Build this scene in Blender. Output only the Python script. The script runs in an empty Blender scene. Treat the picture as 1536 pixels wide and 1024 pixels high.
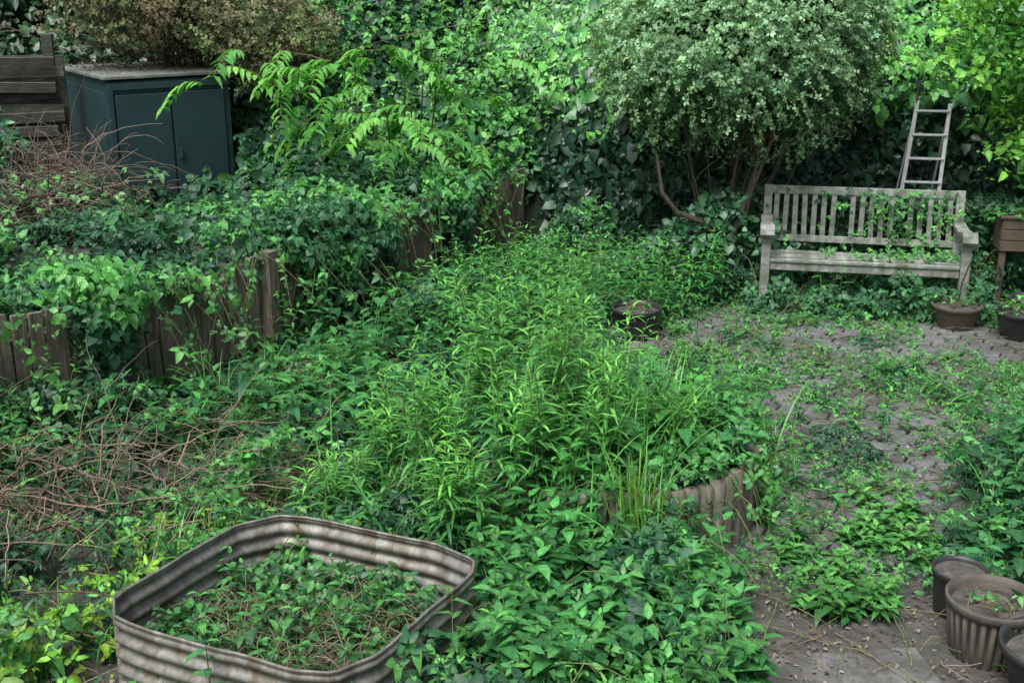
import bpy, math, numpy as np
from mathutils import Vector, Matrix
R = np.random.default_rng(7)
scene = bpy.context.scene

# ------------------------------------------------------------------ helpers
def norm(a):
    return a/np.maximum(np.linalg.norm(a,axis=-1,keepdims=True),1e-9)
def h3(ix,iy,iz,s):
    n=(ix*374761393+iy*668265263+iz*2147483647+s*974634777)&0xffffffff
    n=((n^(n>>13))*1274126177)&0xffffffff
    n=(n^(n>>16))&0xffffffff
    return n/4294967295.0
def vnoise(x,y,z=0.0,s=0):
    x=np.asarray(x,float); y=np.asarray(y,float)+0*x; z=np.asarray(z,float)+0*x
    ix=np.floor(x).astype(np.int64);iy=np.floor(y).astype(np.int64);iz=np.floor(z).astype(np.int64)
    fx=x-ix;fy=y-iy;fz=z-iz
    fx=fx*fx*(3-2*fx);fy=fy*fy*(3-2*fy);fz=fz*fz*(3-2*fz)
    r=0
    for a in (0,1):
        for b in (0,1):
            for c in (0,1):
                w=(fx if a else 1-fx)*(fy if b else 1-fy)*(fz if c else 1-fz)
                r=r+w*h3(ix+a,iy+b,iz+c,s)
    return r
def fbm(x,y,z=0.0,s=0,o=3):
    r=0;a=.5;t=0;x=np.asarray(x,float);y=np.asarray(y,float);z=np.asarray(z,float)
    for i in range(o):
        r=r+a*vnoise(x*2**i,y*2**i,z*2**i,s+i*17);t+=a;a*=.5
    return r/t
def sstep(a,b,x):
    t=np.clip((x-a)/(b-a),0,1);return t*t*(3-2*t)

# ------------------------------------------------------------------ materials
def newmat(name):
    m=bpy.data.materials.new(name);m.use_nodes=True
    nt=m.node_tree;nt.nodes.clear()
    return m,nt,nt.nodes,nt.links
def leaf_mat(name,rough=.48,trans=.25,spec=.4):
    m,nt,N,L=newmat(name)
    o=N.new('ShaderNodeOutputMaterial');a=N.new('ShaderNodeAttribute');a.attribute_name='Col'
    g=N.new('ShaderNodeNewGeometry');nz=N.new('ShaderNodeTexNoise');nz.inputs['Scale'].default_value=60;nz.inputs['Detail'].default_value=1
    L.new(g.outputs['Position'],nz.inputs['Vector'])
    mr=N.new('ShaderNodeMapRange');mr.inputs[1].default_value=.3;mr.inputs[2].default_value=.7;mr.inputs[3].default_value=.72;mr.inputs[4].default_value=1.25
    L.new(nz.outputs['Fac'],mr.inputs[0])
    mx=N.new('ShaderNodeVectorMath');mx.operation='SCALE'
    L.new(a.outputs['Color'],mx.inputs[0]);L.new(mr.outputs[0],mx.inputs['Scale'])
    p=N.new('ShaderNodeBsdfPrincipled');p.inputs['Roughness'].default_value=rough;p.inputs['Specular IOR Level'].default_value=spec
    L.new(mx.outputs[0],p.inputs['Base Color'])
    if trans<=0:
        L.new(p.outputs[0],o.inputs[0]);return m
    t=N.new('ShaderNodeBsdfTranslucent')
    tv=N.new('ShaderNodeVectorMath');tv.operation='MULTIPLY';tv.inputs[1].default_value=(1.5,1.6,.8)
    L.new(mx.outputs[0],tv.inputs[0]);L.new(tv.outputs[0],t.inputs['Color'])
    ms=N.new('ShaderNodeMixShader');ms.inputs[0].default_value=trans
    L.new(p.outputs[0],ms.inputs[1]);L.new(t.outputs[0],ms.inputs[2]);L.new(ms.outputs[0],o.inputs[0])
    return m
def noise_mat(name,c1,c2,scale=8,rough=.8,metal=0,bump=.3,c3=None,stretch=(1,1,1),detail=8,s3=2.0,coord='Object',bscale=None,t3=.55,st3=(1,1,1)):
    m,nt,N,L=newmat(name)
    o=N.new('ShaderNodeOutputMaterial');p=N.new('ShaderNodeBsdfPrincipled')
    tc=N.new('ShaderNodeTexCoord');mp=N.new('ShaderNodeMapping');mp.inputs['Scale'].default_value=stretch
    L.new(tc.outputs[coord],mp.inputs[0])
    nz=N.new('ShaderNodeTexNoise');nz.inputs['Scale'].default_value=scale;nz.inputs['Detail'].default_value=detail;nz.inputs['Roughness'].default_value=.65
    L.new(mp.outputs[0],nz.inputs['Vector'])
    cr=N.new('ShaderNodeValToRGB');cr.color_ramp.elements[0].position=.32;cr.color_ramp.elements[1].position=.68
    cr.color_ramp.elements[0].color=(*c1,1);cr.color_ramp.elements[1].color=(*c2,1)
    L.new(nz.outputs['Fac'],cr.inputs[0]);out=cr.outputs[0]
    if c3:
        n2=N.new('ShaderNodeTexNoise');n2.inputs['Scale'].default_value=s3;n2.inputs['Detail'].default_value=6;n2.inputs['Roughness'].default_value=.7
        mp2=N.new('ShaderNodeMapping');mp2.inputs['Scale'].default_value=st3;L.new(tc.outputs[coord],mp2.inputs[0]);L.new(mp2.outputs[0],n2.inputs['Vector'])
        r2=N.new('ShaderNodeValToRGB');r2.color_ramp.elements[0].position=t3-.08;r2.color_ramp.elements[1].position=t3+.1
        L.new(n2.outputs['Fac'],r2.inputs[0])
        mm=N.new('ShaderNodeMix');mm.data_type='RGBA';mm.inputs[7].default_value=(*c3,1)
        L.new(r2.outputs[0],mm.inputs[0]);L.new(out,mm.inputs[6]);out=mm.outputs[2]
    L.new(out,p.inputs['Base Color']);p.inputs['Roughness'].default_value=rough;p.inputs['Metallic'].default_value=metal
    bp=N.new('ShaderNodeBump');bp.inputs['Strength'].default_value=bump;bp.inputs['Distance'].default_value=.01
    if bscale:
        n3=N.new('ShaderNodeTexNoise');n3.inputs['Scale'].default_value=bscale;n3.inputs['Detail'].default_value=8
        L.new(mp.outputs[0],n3.inputs['Vector']);L.new(n3.outputs['Fac'],bp.inputs['Height'])
    else: L.new(nz.outputs['Fac'],bp.inputs['Height'])
    L.new(bp.outputs[0],p.inputs['Normal']);L.new(p.outputs[0],o.inputs[0])
    return m

M_leaf=leaf_mat('leaf_green')
M_gloss=leaf_mat('leaf_glossy',.42,0,.45)
M_far=leaf_mat('leaf_small',.55,0,.3)
M_dry=leaf_mat('dry_litter',.85,0,.1)
M_soil=noise_mat('soil',(.024,.022,.020),(.115,.107,.097),16,.95,bump=1,c3=(.066,.066,.058),s3=1.6,coord='Object',bscale=70)
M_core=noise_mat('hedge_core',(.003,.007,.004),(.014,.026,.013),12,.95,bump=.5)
M_paver=noise_mat('paver',(.082,.086,.090),(.185,.190,.196),9,.85,bump=.5,c3=(.062,.062,.054),s3=2.2,bscale=90,t3=.50)
M_conc=noise_mat('concrete',(.095,.095,.093),(.20,.20,.195),6,.9,bump=.6,c3=(.070,.067,.060),s3=4,bscale=80,t3=.48)
M_fence=noise_mat('weathered_paling',(.050,.041,.032),(.26,.225,.18),5,.85,bump=.8,c3=(.075,.08,.05),s3=3.5,stretch=(9,9,.7))
M_board=noise_mat('weathered_board',(.022,.021,.020),(.125,.118,.108),7,.9,bump=1,stretch=(1,8,12),c3=(.035,.045,.028),s3=5,t3=.5)
M_bench=noise_mat('bench_wood',(.12,.127,.118),(.38,.395,.37),6,.8,bump=.5,c3=(.11,.13,.09),s3=6,stretch=(3,3,3),t3=.52)
M_shed=noise_mat('shed_paint',(.013,.035,.040),(.022,.053,.059),3,.45,metal=.0,bump=.05,c3=(.032,.058,.060),s3=3,t3=.62)
M_shedd=noise_mat('shed_gap',(.004,.008,.008),(.006,.012,.012),3,.6,bump=.0)
M_roof=noise_mat('shed_roof',(.08,.11,.11),(.24,.26,.24),4,.6,bump=.1,c3=(.13,.11,.08),s3=7)
M_galv=noise_mat('galvanised_steel',(.12,.118,.107),(.30,.295,.27),6,.55,metal=.35,bump=.2,c3=(.11,.088,.060),s3=5,stretch=(3,3,.8),st3=(2.5,2.5,.6),t3=.53)
M_alu=noise_mat('aluminium',(.38,.39,.40),(.62,.63,.64),8,.45,metal=.5,bump=.1)
M_black=noise_mat('black_plastic',(.014,.015,.016),(.045,.045,.045),6,.5,bump=.05,c3=(.08,.075,.062),s3=7,t3=.62)
M_brown=noise_mat('brown_pot',(.06,.042,.030),(.14,.105,.075),6,.7,bump=.2,c3=(.07,.07,.05),s3=6)
M_flute=noise_mat('fluted_pot',(.05,.043,.036),(.165,.145,.122),5,.8,bump=.3,c3=(.055,.06,.04),s3=5)
M_bark=noise_mat('bark',(.040,.030,.023),(.14,.11,.085),12,.9,bump=1,stretch=(4,4,1))

# ------------------------------------------------------------------ mesh accumulator
class Acc:
    def __init__(s): s.V=[];s.I=[];s.T=[];s.C=[];s.n=0
    def add(s,v,loops,tot,c):
        s.V.append(v.reshape(-1,3));s.I.append((loops+s.n).ravel());s.T.append(tot.ravel());s.C.append(c.reshape(-1,3));s.n+=len(s.V[-1])
    def build(s,name,mat,smooth=True):
        V=np.concatenate(s.V).astype(np.float32);I=np.concatenate(s.I).astype(np.int32);T=np.concatenate(s.T).astype(np.int32);C=np.concatenate(s.C).astype(np.float32)
        me=bpy.data.meshes.new(name);me.vertices.add(len(V));me.vertices.foreach_set('co',V.ravel())
        me.loops.add(len(I));me.loops.foreach_set('vertex_index',I)
        me.polygons.add(len(T));st=np.concatenate([[0],np.cumsum(T)[:-1]]).astype(np.int32)
        me.polygons.foreach_set('loop_start',st);me.polygons.foreach_set('loop_total',T)
        me.polygons.foreach_set('use_smooth',np.full(len(T),smooth))
        ca=me.color_attributes.new('Col','FLOAT_COLOR','POINT')
        ca.data.foreach_set('color',np.concatenate([np.clip(C,0,1),np.ones((len(C),1),np.float32)],1).astype(np.float32).ravel())
        me.update(calc_edges=True);me.validate()
        me.materials.append(mat)
        ob=bpy.data.objects.new(name,me);scene.collection.objects.link(ob);return ob

LF=np.array([0,1,4, 1,2,5,4, 2,3,5, 0,6,1, 1,6,7,2, 2,7,3]);LT=np.array([3,4,3,3,4,3])
def leaves(A,B,D,Nn,Ln,W,C,bend=.25,fold=.25,shape='ovate'):
    n=len(B)
    if n==0:return
    Ln=np.broadcast_to(Ln,(n,)).astype(float);W=np.broadcast_to(W,(n,)).astype(float)*(.85+.3*R.random(n))
    D=norm(D);S=norm(np.cross(D,Nn));Nn=np.cross(S,D)
    if shape=='tiny':   # 4-vertex folded leaflet for small-leaved shrubs
        L2=Ln[:,None];w2=(W*Ln)[:,None]*.5;m=B+D*L2*.5+Nn*w2*.4
        P=np.stack([B,m-S*w2,B+D*L2,m+S*w2],1);cc=C[:,None,:]*np.array([1.1,.95,1.05,.95])[None,:,None]
        A.add(P,(np.arange(n)*4)[:,None]+np.array([0,1,2,0,2,3])[None],np.full(2*n,3),cc);return
    if shape=='ovate': ss=[0,.27,.66,1,.27,.66,.27,.66];ww=[0,0,0,0,.5,.38,-.5,-.38]
    elif shape=='heart': ss=[0,.22,.6,1,.05,.55,.05,.55];ww=[0,0,0,0,.5,.42,-.5,-.42]
    else: ss=[0,.3,.7,1,.3,.7,.3,.7];ww=[0,0,0,0,.5,.34,-.5,-.34]
    ss=np.array(ss)[None,:,None];ww=np.array(ww)[None,:,None]
    bend=(bend*(R.random(n)*1.4+.3))[:,None,None];fold=(fold*(R.random(n)*1.6+.1))[:,None,None]
    L3=Ln[:,None,None];W3=(W*Ln)[:,None,None]
    jit=1+(R.random((n,8,1))-.5)*.18
    P=B[:,None]+D[:,None]*ss*L3*jit+S[:,None]*ww*W3*jit-Nn[:,None]*bend*ss**2*L3+Nn[:,None]*fold*np.abs(ww)*W3
    cc=C[:,None,:]*np.array([1.2,1.15,1.05,.95,.93,.93,.93,.93])[None,:,None]
    loops=(np.arange(n)*8)[:,None]+LF[None];A.add(P,loops,np.tile(LT,n),cc)
def tubes(A,P,rad,C,k=3):
    n,m,_=P.shape
    T=norm(np.gradient(P,axis=1));ref=np.zeros_like(T);ref[...,0]=.3;ref[...,1]=.9;ref[...,2]=.2
    a=norm(np.cross(T,ref));b=np.cross(T,a)
    th=np.arange(k)*2*math.pi/k
    rad=np.broadcast_to(rad,(n,m))
    V=P[:,:,None]+rad[:,:,None,None]*(a[:,:,None]*np.cos(th)[None,None,:,None]+b[:,:,None]*np.sin(th)[None,None,:,None])
    idx=np.arange(n*m*k).reshape(n,m,k);nx=np.roll(idx,-1,axis=2)
    q=np.stack([idx[:,:-1],nx[:,:-1],nx[:,1:],idx[:,1:]],-1)
    Cc=np.broadcast_to(C[:,None,None,:],(n,m,k,3)) if C.ndim==2 else np.broadcast_to(C[:,:,None,:],(n,m,k,3))
    A.add(V,q.reshape(-1),np.full(n*(m-1)*k,4),np.array(Cc))
def ribbons(A,P,S,Wd,C):
    n,m,_=P.shape
    V=np.stack([P-S[:,None]*Wd[...,None],P+S[:,None]*Wd[...,None]],2)
    idx=np.arange(n*m*2).reshape(n,m,2)
    q=np.stack([idx[:,:-1,0],idx[:,:-1,1],idx[:,1:,1],idx[:,1:,0]],-1)
    g=np.linspace(.65,1.15,m)[None,:,None,None]
    A.add(V,q.reshape(-1),np.full(n*(m-1),4),C[:,None,None,:]*g*np.ones((1,1,2,1)))
def rdir(n,up=0.0):
    v=R.normal(size=(n,3));v[:,2]+=up;return norm(v)
def colmix(n,c1,c2,sp=.25,t=None):
    if t is None:t=R.random(n)
    t=np.clip(t,0,1)[:,None]
    c=np.array(c1)[None]*(1-t)+np.array(c2)[None]*t
    return c*(1+(R.random((n,1))-.5)*2*sp)*(1+(R.random((n,3))-.5)*.15)
DK=(.026,.086,.045);MD=(.054,.195,.066);BR=(.125,.380,.085);YL=(.24,.42,.04)
def palmate(A,P,Nm,size,k,C,W=.62,droop=.25,Tdir=None,jn=.35,shape='ovate'):
    n=len(P)
    Nm=norm(Nm+R.normal(size=(n,3))*jn)
    T=R.normal(size=(n,3)) if Tdir is None else Tdir+R.normal(size=(n,3))*.6
    T=norm(T-Nm*np.sum(T*Nm,1,keepdims=True));S=np.cross(Nm,T)
    size=np.broadcast_to(size,(n,))*(.45+R.random(n)**1.4*.95)
    ang=np.linspace(-1,1,k)*(1.15 if k==3 else 1.5) if k>1 else np.zeros(1)
    for i,a in enumerate(ang):
        a=a+R.normal(size=n)*.18
        D=T*np.cos(a)[:,None]+S*np.sin(a)[:,None]
        sc=1-.28*abs(i-(k-1)/2)/max((k-1)/2,1)
        off=D*(size*.12)[:,None]
        leaves(A,P+off,D-Nm*.12,Nm+R.normal(size=(n,3))*.22,size*sc,W,C*(1+(R.random((n,1))-.5)*.35),droop,.3,shape)

# ------------------------------------------------------------------ terrain functions
FY=np.array([3.6,5.3,6.07,6.7,7.5,8.9,10.25,11.5]);FX=np.array([-4.9,-3.15,-2.43,-1.98,-1.49,-.82,.07,1.3])
def fx(y): return np.interp(y,FY,FX)
def cover(y): return np.interp(y,[5.3,5.6,5.8,6.08,6.2,6.4,6.55,7.35,7.5,7.75,8.35,8.5,9.15,9.3,9.5,9.6,10.2],[.95,.8,.25,.15,.75,.4,.03,.12,.45,1,1,.10,.06,.7,.5,.05,.03])
PY=[2.0,3.0,3.7,4.3,5.2,6.0,6.6,7.2,7.9,8.3,8.8];PX=[1.25,1.3,1.35,1.30,1.62,2.0,2.15,2.05,2.4,2.4,2.4];PW=[.5,.5,.5,.36,.34,.55,.95,1.25,1.35,.95,.2]
def pathd(x,y): return np.abs(x-np.interp(y,PY,PX))/np.interp(y,PY,PW)
def H(x,y):
    x=np.asarray(x,float);y=np.asarray(y,float)
    t=sstep(0,.12,(fx(y)-x)/1.3-.02)*sstep(3.5,5.2,y)
    bumps=(fbm(x*1.3,y*1.3,0,3)-.5)*.16+(fbm(x*7,y*7,0,5)-.5)*.05
    onp=1-sstep(.95,1.5,pathd(x,y))
    patio=((x>.6)&(x<4.2)&(y>5.6)&(y<9.2)).astype(float)
    k=np.maximum(onp,patio*.85)
    return .42*t+bumps*(1-k*.93)+.02*(1-k)+.022*onp*(y<4.5)*(fbm(x*5,y*5,0,6)-.42)*2
def scatter(n,xr,yr,dens=None):
    x=R.uniform(*xr,n);y=R.uniform(*yr,n)
    if dens is not None:
        k=R.random(n)<dens(x,y);x=x[k];y=y[k]
    return x,y
def infr(x,y): return (np.abs(x)<.47*y+.45)

# ground ------------------------------------------------------------
gx=np.concatenate([[-60,-40,-25,-15,-10],np.arange(-7,6.01,.05),[9,14,25,40,60]]);gy=np.concatenate([[-40,-20,-8,-3,0],np.arange(1.5,13,.05),[15,20,30,45,70]])
X,Y=np.meshgrid(gx,gy,indexing='ij');Z=H(X,Y)
A=Acc();ni,nj=X.shape;idx=np.arange(ni*nj).reshape(ni,nj)
q=np.stack([idx[:-1,:-1],idx[1:,:-1],idx[1:,1:],idx[:-1,1:]],-1)
A.add(np.stack([X,Y,Z],-1),q.reshape(-1),np.full((ni-1)*(nj-1),4),np.full((ni*nj,3),.05));A.build('ground',M_soil)

# hexagonal pavers -------------------------------------------------
A=Acc();r=.084;rr=r-.008
js=[]
for i in range(60):
    for j in range(80):
        cx=.45+i*r*1.5;cy=4.55+j*r*math.sqrt(3)+(i%2)*r*math.sqrt(3)/2
        if cy>9.2 or cx>4.5:continue
        if cy<5.9 and abs(cx-np.interp(cy,PY,PX))>.62:continue
        js.append((cx,cy))
js=np.array(js);n=len(js);zt=.024+R.random(n)*.003+.014*(fbm(js[:,0]*1.5,js[:,1]*1.5,0,8)-.5);tl=(R.random((n,2))-.5)*.02
th=np.arange(6)*math.pi/3
def ring(rad,z):
    dx=np.cos(th)[None]*rad*(1+(R.random((n,6))-.5)*.04);dy=np.sin(th)[None]*rad
    return np.stack([js[:,0:1]+dx,js[:,1:2]+dy,z[:,None]+dx*tl[:,:1]+dy*tl[:,1:]],-1)
V=np.concatenate([ring(rr,zt-.05),ring(rr,zt-.005),ring(rr-.006,zt)],1)
f=[];tt=[]
for k in range(2):
    for a in range(6):
        f+=[k*6+a,k*6+(a+1)%6,(k+1)*6+(a+1)%6,(k+1)*6+a];tt.append(4)
f+=[12,13,14,15,16,17];tt.append(6)
A.add(V,(np.arange(n)*18)[:,None]+np.array(f)[None],np.tile(tt,n),np.full((n*18,3),.15));A.build('patio_paving',M_paver,False)

def newobj(name,me,mat,parent=None,smooth=False):
    ob=bpy.data.objects.new(name,me);scene.collection.objects.link(ob)
    if mat:me.materials.append(mat)
    if parent:ob.parent=parent
    if smooth:
        for p in me.polygons:p.use_smooth=True
    return ob
def box(name,size,loc,mat,parent=None,rot=(0,0,0),bev=.004):
    x,y,z=[s/2 for s in size]
    v=[(-x,-y,-z),(x,-y,-z),(x,y,-z),(-x,y,-z),(-x,-y,z),(x,-y,z),(x,y,z),(-x,y,z)]
    me=bpy.data.meshes.new(name);me.from_pydata(v,[],[(0,3,2,1),(4,5,6,7),(0,1,5,4),(1,2,6,5),(2,3,7,6),(3,0,4,7)])
    ob=newobj(name,me,mat,parent);ob.location=loc;ob.rotation_euler=rot
    if bev:
        b=ob.modifiers.new('b','BEVEL');b.width=bev;b.segments=2
    return ob
def empty(name,loc,rot=(0,0,0)):
    e=bpy.data.objects.new(name,None);scene.collection.objects.link(e);e.location=loc;e.rotation_euler=rot;return e

e=empty('concrete_path',(0,0,0))
k=0
for (cx,cy,sx,sy,rz) in [(1.24,3.60,.62,.62,.10),(1.22,2.94,.62,.60,.10)]:
    box('slab_%d'%k,(sx,sy,.05),(cx,cy,-.010),M_conc,e,(R.uniform(-.006,.006),R.uniform(-.006,.006),rz),.006);k+=1

# ------------------------------------------------------------------ paling fence
A=Acc()
seg=np.hypot(np.diff(FX[1:7]),np.diff(FY[1:7]));cum=np.concatenate([[0],np.cumsum(seg)]);tot=cum[-1]
def fpt(s):return np.interp(s,cum,FX[1:7]),np.interp(s,cum,FY[1:7])
s=0;k=0
fe=empty('paling_fence',(0,0,0))
def boxv(A,c,ax,ay,az,sx,sy,sz,col,topj=0):
    v=[]
    for (i,j,l) in [(-1,-1,-1),(1,-1,-1),(1,1,-1),(-1,1,-1),(-1,-1,1),(1,-1,1),(1,1,1),(-1,1,1)]:
        v.append(c+ax*i*sx/2+ay*j*sy/2+az*(l*sz/2+(topj*i if l>0 else 0)))
    A.add(np.array(v),np.array([0,3,2,1,4,5,6,7,0,1,5,4,1,2,6,5,2,3,7,6,3,0,4,7]),np.full(6,4),np.tile(col,(8,1)))
while s<tot:
    w=R.uniform(.075,.12);x,y=fpt(s+w/2);x2,y2=fpt(s+w/2+.05)
    t=norm(np.array([x2-x,y2-y,0]));az=norm(np.array([R.normal()*.02,R.normal()*.02,1]));ax=norm(t-az*np.dot(t,az));ay=np.cross(az,ax)
    hh=.70+R.normal()*.016+.025*math.sin(s*2.2);
    boxv(A,np.array([x,y,hh/2-.05])-ay*R.uniform(0,.02),ax,ay,az,w-.006,.022,hh+.1,(.1,.1,.1),R.normal()*.006)
    s+=w+R.uniform(.002,.012)
o=A.build('palings',M_fence,False);o.parent=fe
A=Acc()
s=.3
while s<tot:
    x,y=fpt(s);x2,y2=fpt(min(s+.05,tot+.1));t=norm(np.array([x2-x+1e-6,y2-y,0]));ay=np.array([-t[1],t[0],0])
    boxv(A,np.array([x,y,.335])-ay*.055,t,ay,np.array([0,0,1.]),.08,.08,.76,(.1,.1,.1));s+=1.15
for z in (.2,.55):
    for i in range(12):
        a=i/12*tot;b=(i+1)/12*tot;xa,ya=fpt(a);xb,yb=fpt(b);d=np.array([xb-xa,yb-ya,0]);t=norm(d);ay=np.array([-t[1],t[0],0])
        boxv(A,np.array([(xa+xb)/2,(ya+yb)/2,z])+ay*.03,t,ay,np.array([0,0,1.]),np.linalg.norm(d),.03,.06,(.1,.1,.1))
o=A.build('posts_and_rails',M_fence,False);o.parent=fe

bf=empty('board_fence',(0,0,0))
t=norm(np.array([-1.5,-.35,0]));
for i in range(13):
    z=.42+i*.099
    L=1.7+R.uniform(-.16,.16);c=np.array([-3.87,10.5,0])+t*L/2
    box('board_%d'%i,(L,.028,.09),(c[0]+R.uniform(-.06,.03),c[1]+R.uniform(-.06,.06),z),M_board,bf,(R.uniform(-.45,.2),R.uniform(-.04,.04),math.atan2(-t[1],-t[0])+R.uniform(-.03,.03)))
box('back_boarding',(1.7,.02,1.3),(-4.7,10.42,1.0),M_board,bf,(0,0,math.atan2(-t[1],-t[0])))
for i,d in enumerate((.13,1.1)):
    c=np.array([-3.87,10.56,0])+t*d
    box('post_%d'%i,(.09,.09,1.65),(c[0],c[1]+.08,1.0),M_board,bf,(0,0,.2))

# ------------------------------------------------------------------ metal shed
sh=empty('metal_shed',(-3.36,10.1,.22),(0,0,math.radians(33)))
W_,D_,H_=1.06,1.5,1.25
box('body',(W_,D_,H_),(W_/2,D_/2+.01,H_/2),M_shed,sh,bev=.008)
box('roof',(W_+.06,D_+.06,.03),(W_/2,D_/2,H_+.018),M_roof,sh,(math.radians(-1.0),0,0),.006)
box('fascia',(W_-.05,.03,.055),(W_/2+.02,-.012,H_-.045),M_shed,sh)
dw=.46
box('door_left',(dw,.022,1.08),(.06+dw/2,-.006,.60),M_shed,sh,bev=.007)
box('door_right',(dw,.022,1.08),(.078+dw*1.5,-.006,.60),M_shed,sh,bev=.007)
box('door_gap',(dw*2+.02,.01,1.09),(.067+dw,.004,.60),M_shedd,sh,bev=0)
box('corner_trim',(.045,.03,H_-.03),(.022,-.006,H_/2),M_shed,sh)
box('side_panel',(.012,D_-.2,H_-.2),(-.002,D_/2,H_/2),M_shed,sh,bev=.005)
box('lock_handle',(.022,.03,.085),(.575,-.03,.62),M_black,sh)
box('sill',(W_,.03,.05),(W_/2,-.004,.03),M_shed,sh)

# ------------------------------------------------------------------ bench
BX,BY,BA=1.79,8.40,math.radians(-11)
bn=empty('garden_bench',(BX,BY,-.04),(0,0,BA))
BW=1.44
rec=math.radians(-10)
for i,x in enumerate((.035,BW-.035)):
    box('front_leg_%d'%i,(.065,.065,.63),(x,.03,.315),M_bench,bn,bev=.008)
    box('back_leg_%d'%i,(.06,.06,.48),(x,.43,.22),M_bench,bn)
    box('back_post_%d'%i,(.06,.05,.46),(x,.47,.66),M_bench,bn,(rec,0,0))
    box('seat_side_%d'%i,(.04,.36,.07),(x,.23,.38),M_bench,bn)
    pts=[(0.50,.655),(.38,.645),(.26,.64),(.14,.645),(.05,.665),(-.01,.675),(-.045,.66),(-.055,.63),(-.035,.605),(0,.60)]
    me=bpy.data.meshes.new('arm');vs=[];fs=[]
    for j,(yy,zz) in enumerate(pts):
        p0=pts[max(j-1,0)];p1=pts[min(j+1,len(pts)-1)];dy=p1[0]-p0[0];dz=p1[1]-p0[1];l=math.hypot(dy,dz);ny,nz=-dz/l,dy/l
        wd=.042 if j<3 else .05
        for (sx,sn) in ((-1,-1),(1,-1),(1,1),(-1,1)): vs.append((x+sx*wd,yy+ny*sn*.014,zz+nz*sn*.014))
        if j:
            a=(j-1)*4;b=j*4
            for q_ in range(4): fs.append((a+q_,a+(q_+1)%4,b+(q_+1)%4,b+q_))
    fs+=[(0,1,2,3),(len(vs)-4,len(vs)-1,len(vs)-2,len(vs)-3)]
    me.from_pydata(vs,[],fs);newobj('arm_%d'%i,me,M_bench,bn)
for i in range(6):
    box('seat_slat_%d'%i,(BW-.14 if i==0 else BW-.02,.048,.022),(BW/2,.035+.068*i if i else .03,.43-.004*i+R.uniform(-.006,.006)),M_bench,bn,(R.uniform(-.05,.05),R.uniform(-.006,.006),0))
box('apron',(BW-.14,.025,.06),(BW/2,.03,.385),M_bench,bn)
box('top_rail',(BW-.065,.035,.065),(BW/2,.512,.85),M_bench,bn,(rec,0,0),.01)
box('lower_rail',(BW-.07,.03,.05),(BW/2,.443,.50),M_bench,bn,(rec,0,0))
ns=19
for i in range(ns):
    x=.10+i*(BW-.2)/(ns-1)
    if i in (7,13):
        continue
    box('back_slat_%d'%i,(.038,.014,.32),(x,.477,.67),M_bench,bn,(rec,R.uniform(-.025,.025),0),.003)

# ------------------------------------------------------------------ ladder
ld=empty('step_ladder',(0,0,0))
def bar(name,a,b,w,d,mat,par,bev=.003):
    a=Vector(a);b=Vector(b);o=box(name,(w,d,(b-a).length),(a+b)/2,mat,par,bev=bev);o.rotation_euler=(b-a).to_track_quat('Z','X').to_euler();return o
bl=Vector((2.90,9.02,0));tl_=Vector((3.085,9.24,1.42));br=Vector((3.21,8.97,0));tr=Vector((3.32,9.20,1.40))
bar('rail_left',bl,tl_,.016,.03,M_alu,ld);bar('rail_right',br,tr,.016,.03,M_alu,ld)
for i in range(8):
    f_=.08+i*.125
    a=bl.lerp(tl_,f_);b=br.lerp(tr,f_);o=box('rung_%d'%i,((b-a).length,.055,.014),(a+b)/2,M_alu,ld,(0,0,math.atan2(b.y-a.y,b.x-a.x)),.003)
bar('rear_leg_left',Vector((2.98,9.5,0)),tl_,.014,.014,M_alu,ld);bar('rear_leg_right',Vector((3.26,9.45,0)),tr,.014,.014,M_alu,ld)
A=Acc()
hp=np.array([[3.08,9.24,1.40],[3.082,9.25,1.5],[3.095,9.255,1.555],[3.12,9.26,1.575],[3.15,9.26,1.56]])[None]
tubes(A,hp,.011,np.full((1,3),.1),6);o=A.build('top_handle',M_black);o.parent=ld

# ------------------------------------------------------------------ lathe pots
def lathe(name,prof,loc,mat,seg=48,flute=0,parent=None,tilt=(0,0,0)):
    vs=[];fs=[]
    for j,(r_,z_) in enumerate(prof):
        for a in range(seg):
            t_=a*2*math.pi/seg;rr_=r_*(1+(flute*(abs(math.sin(t_*14))-.5) if 0<j<3 else 0))
            vs.append((rr_*math.cos(t_),rr_*math.sin(t_),z_))
        if j:
            for a in range(seg):
                p=(j-1)*seg;q_=j*seg;fs.append((p+a,p+(a+1)%seg,q_+(a+1)%seg,q_+a))
    me=bpy.data.meshes.new(name);me.from_pydata(vs,[],fs);o=newobj(name,me,mat,parent,True);o.location=loc;o.rotation_euler=tilt;return o
def pot(name,x,y,rt,rb,h,mat,flute=0,soil=.8,tilt=(0,0,0)):
    e=empty(name,(x,y,H(x,y)-.01),tilt)
    lathe('shell',[(rb*.96,0),(rb,.01),(rt*.95,h*.84),(rt*.96,h*.85),(rt*1.02,h*.87),(rt*1.03,h*.985),(rt*1.02,h),(rt*.97,h),(rt*.93,h*.9),(rb*.9,.03)],(0,0,0),mat,224 if flute else 56,flute,e)
    lathe('potting_soil',[(rt*.93,h*soil),(rt*.6,h*soil+.012),(rt*.3,h*soil+.005),(.001,h*soil+.015)],(0,0,0),M_soil,24,0,e)
    return e
pot('fluted_pot',1.785,3.93,.168,.135,.24,M_flute,.08)
pot('black_pot',1.76,4.20,.105,.085,.20,M_black,0,.9)
pot('black_bowl',1.89,3.62,.19,.13,.22,M_black,0,.75)
pot('brown_pot',3.07,7.95,.165,.11,.2,M_brown,0,.9)
pot('black_pot',3.42,7.72,.16,.11,.22,M_black,0,.8)
pot('black_pot',.84,7.75,.165,.12,.23,M_black,0,.85)
pot('black_pot',3.62,8.10,.13,.1,.2,M_black,0,.8)
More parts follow.
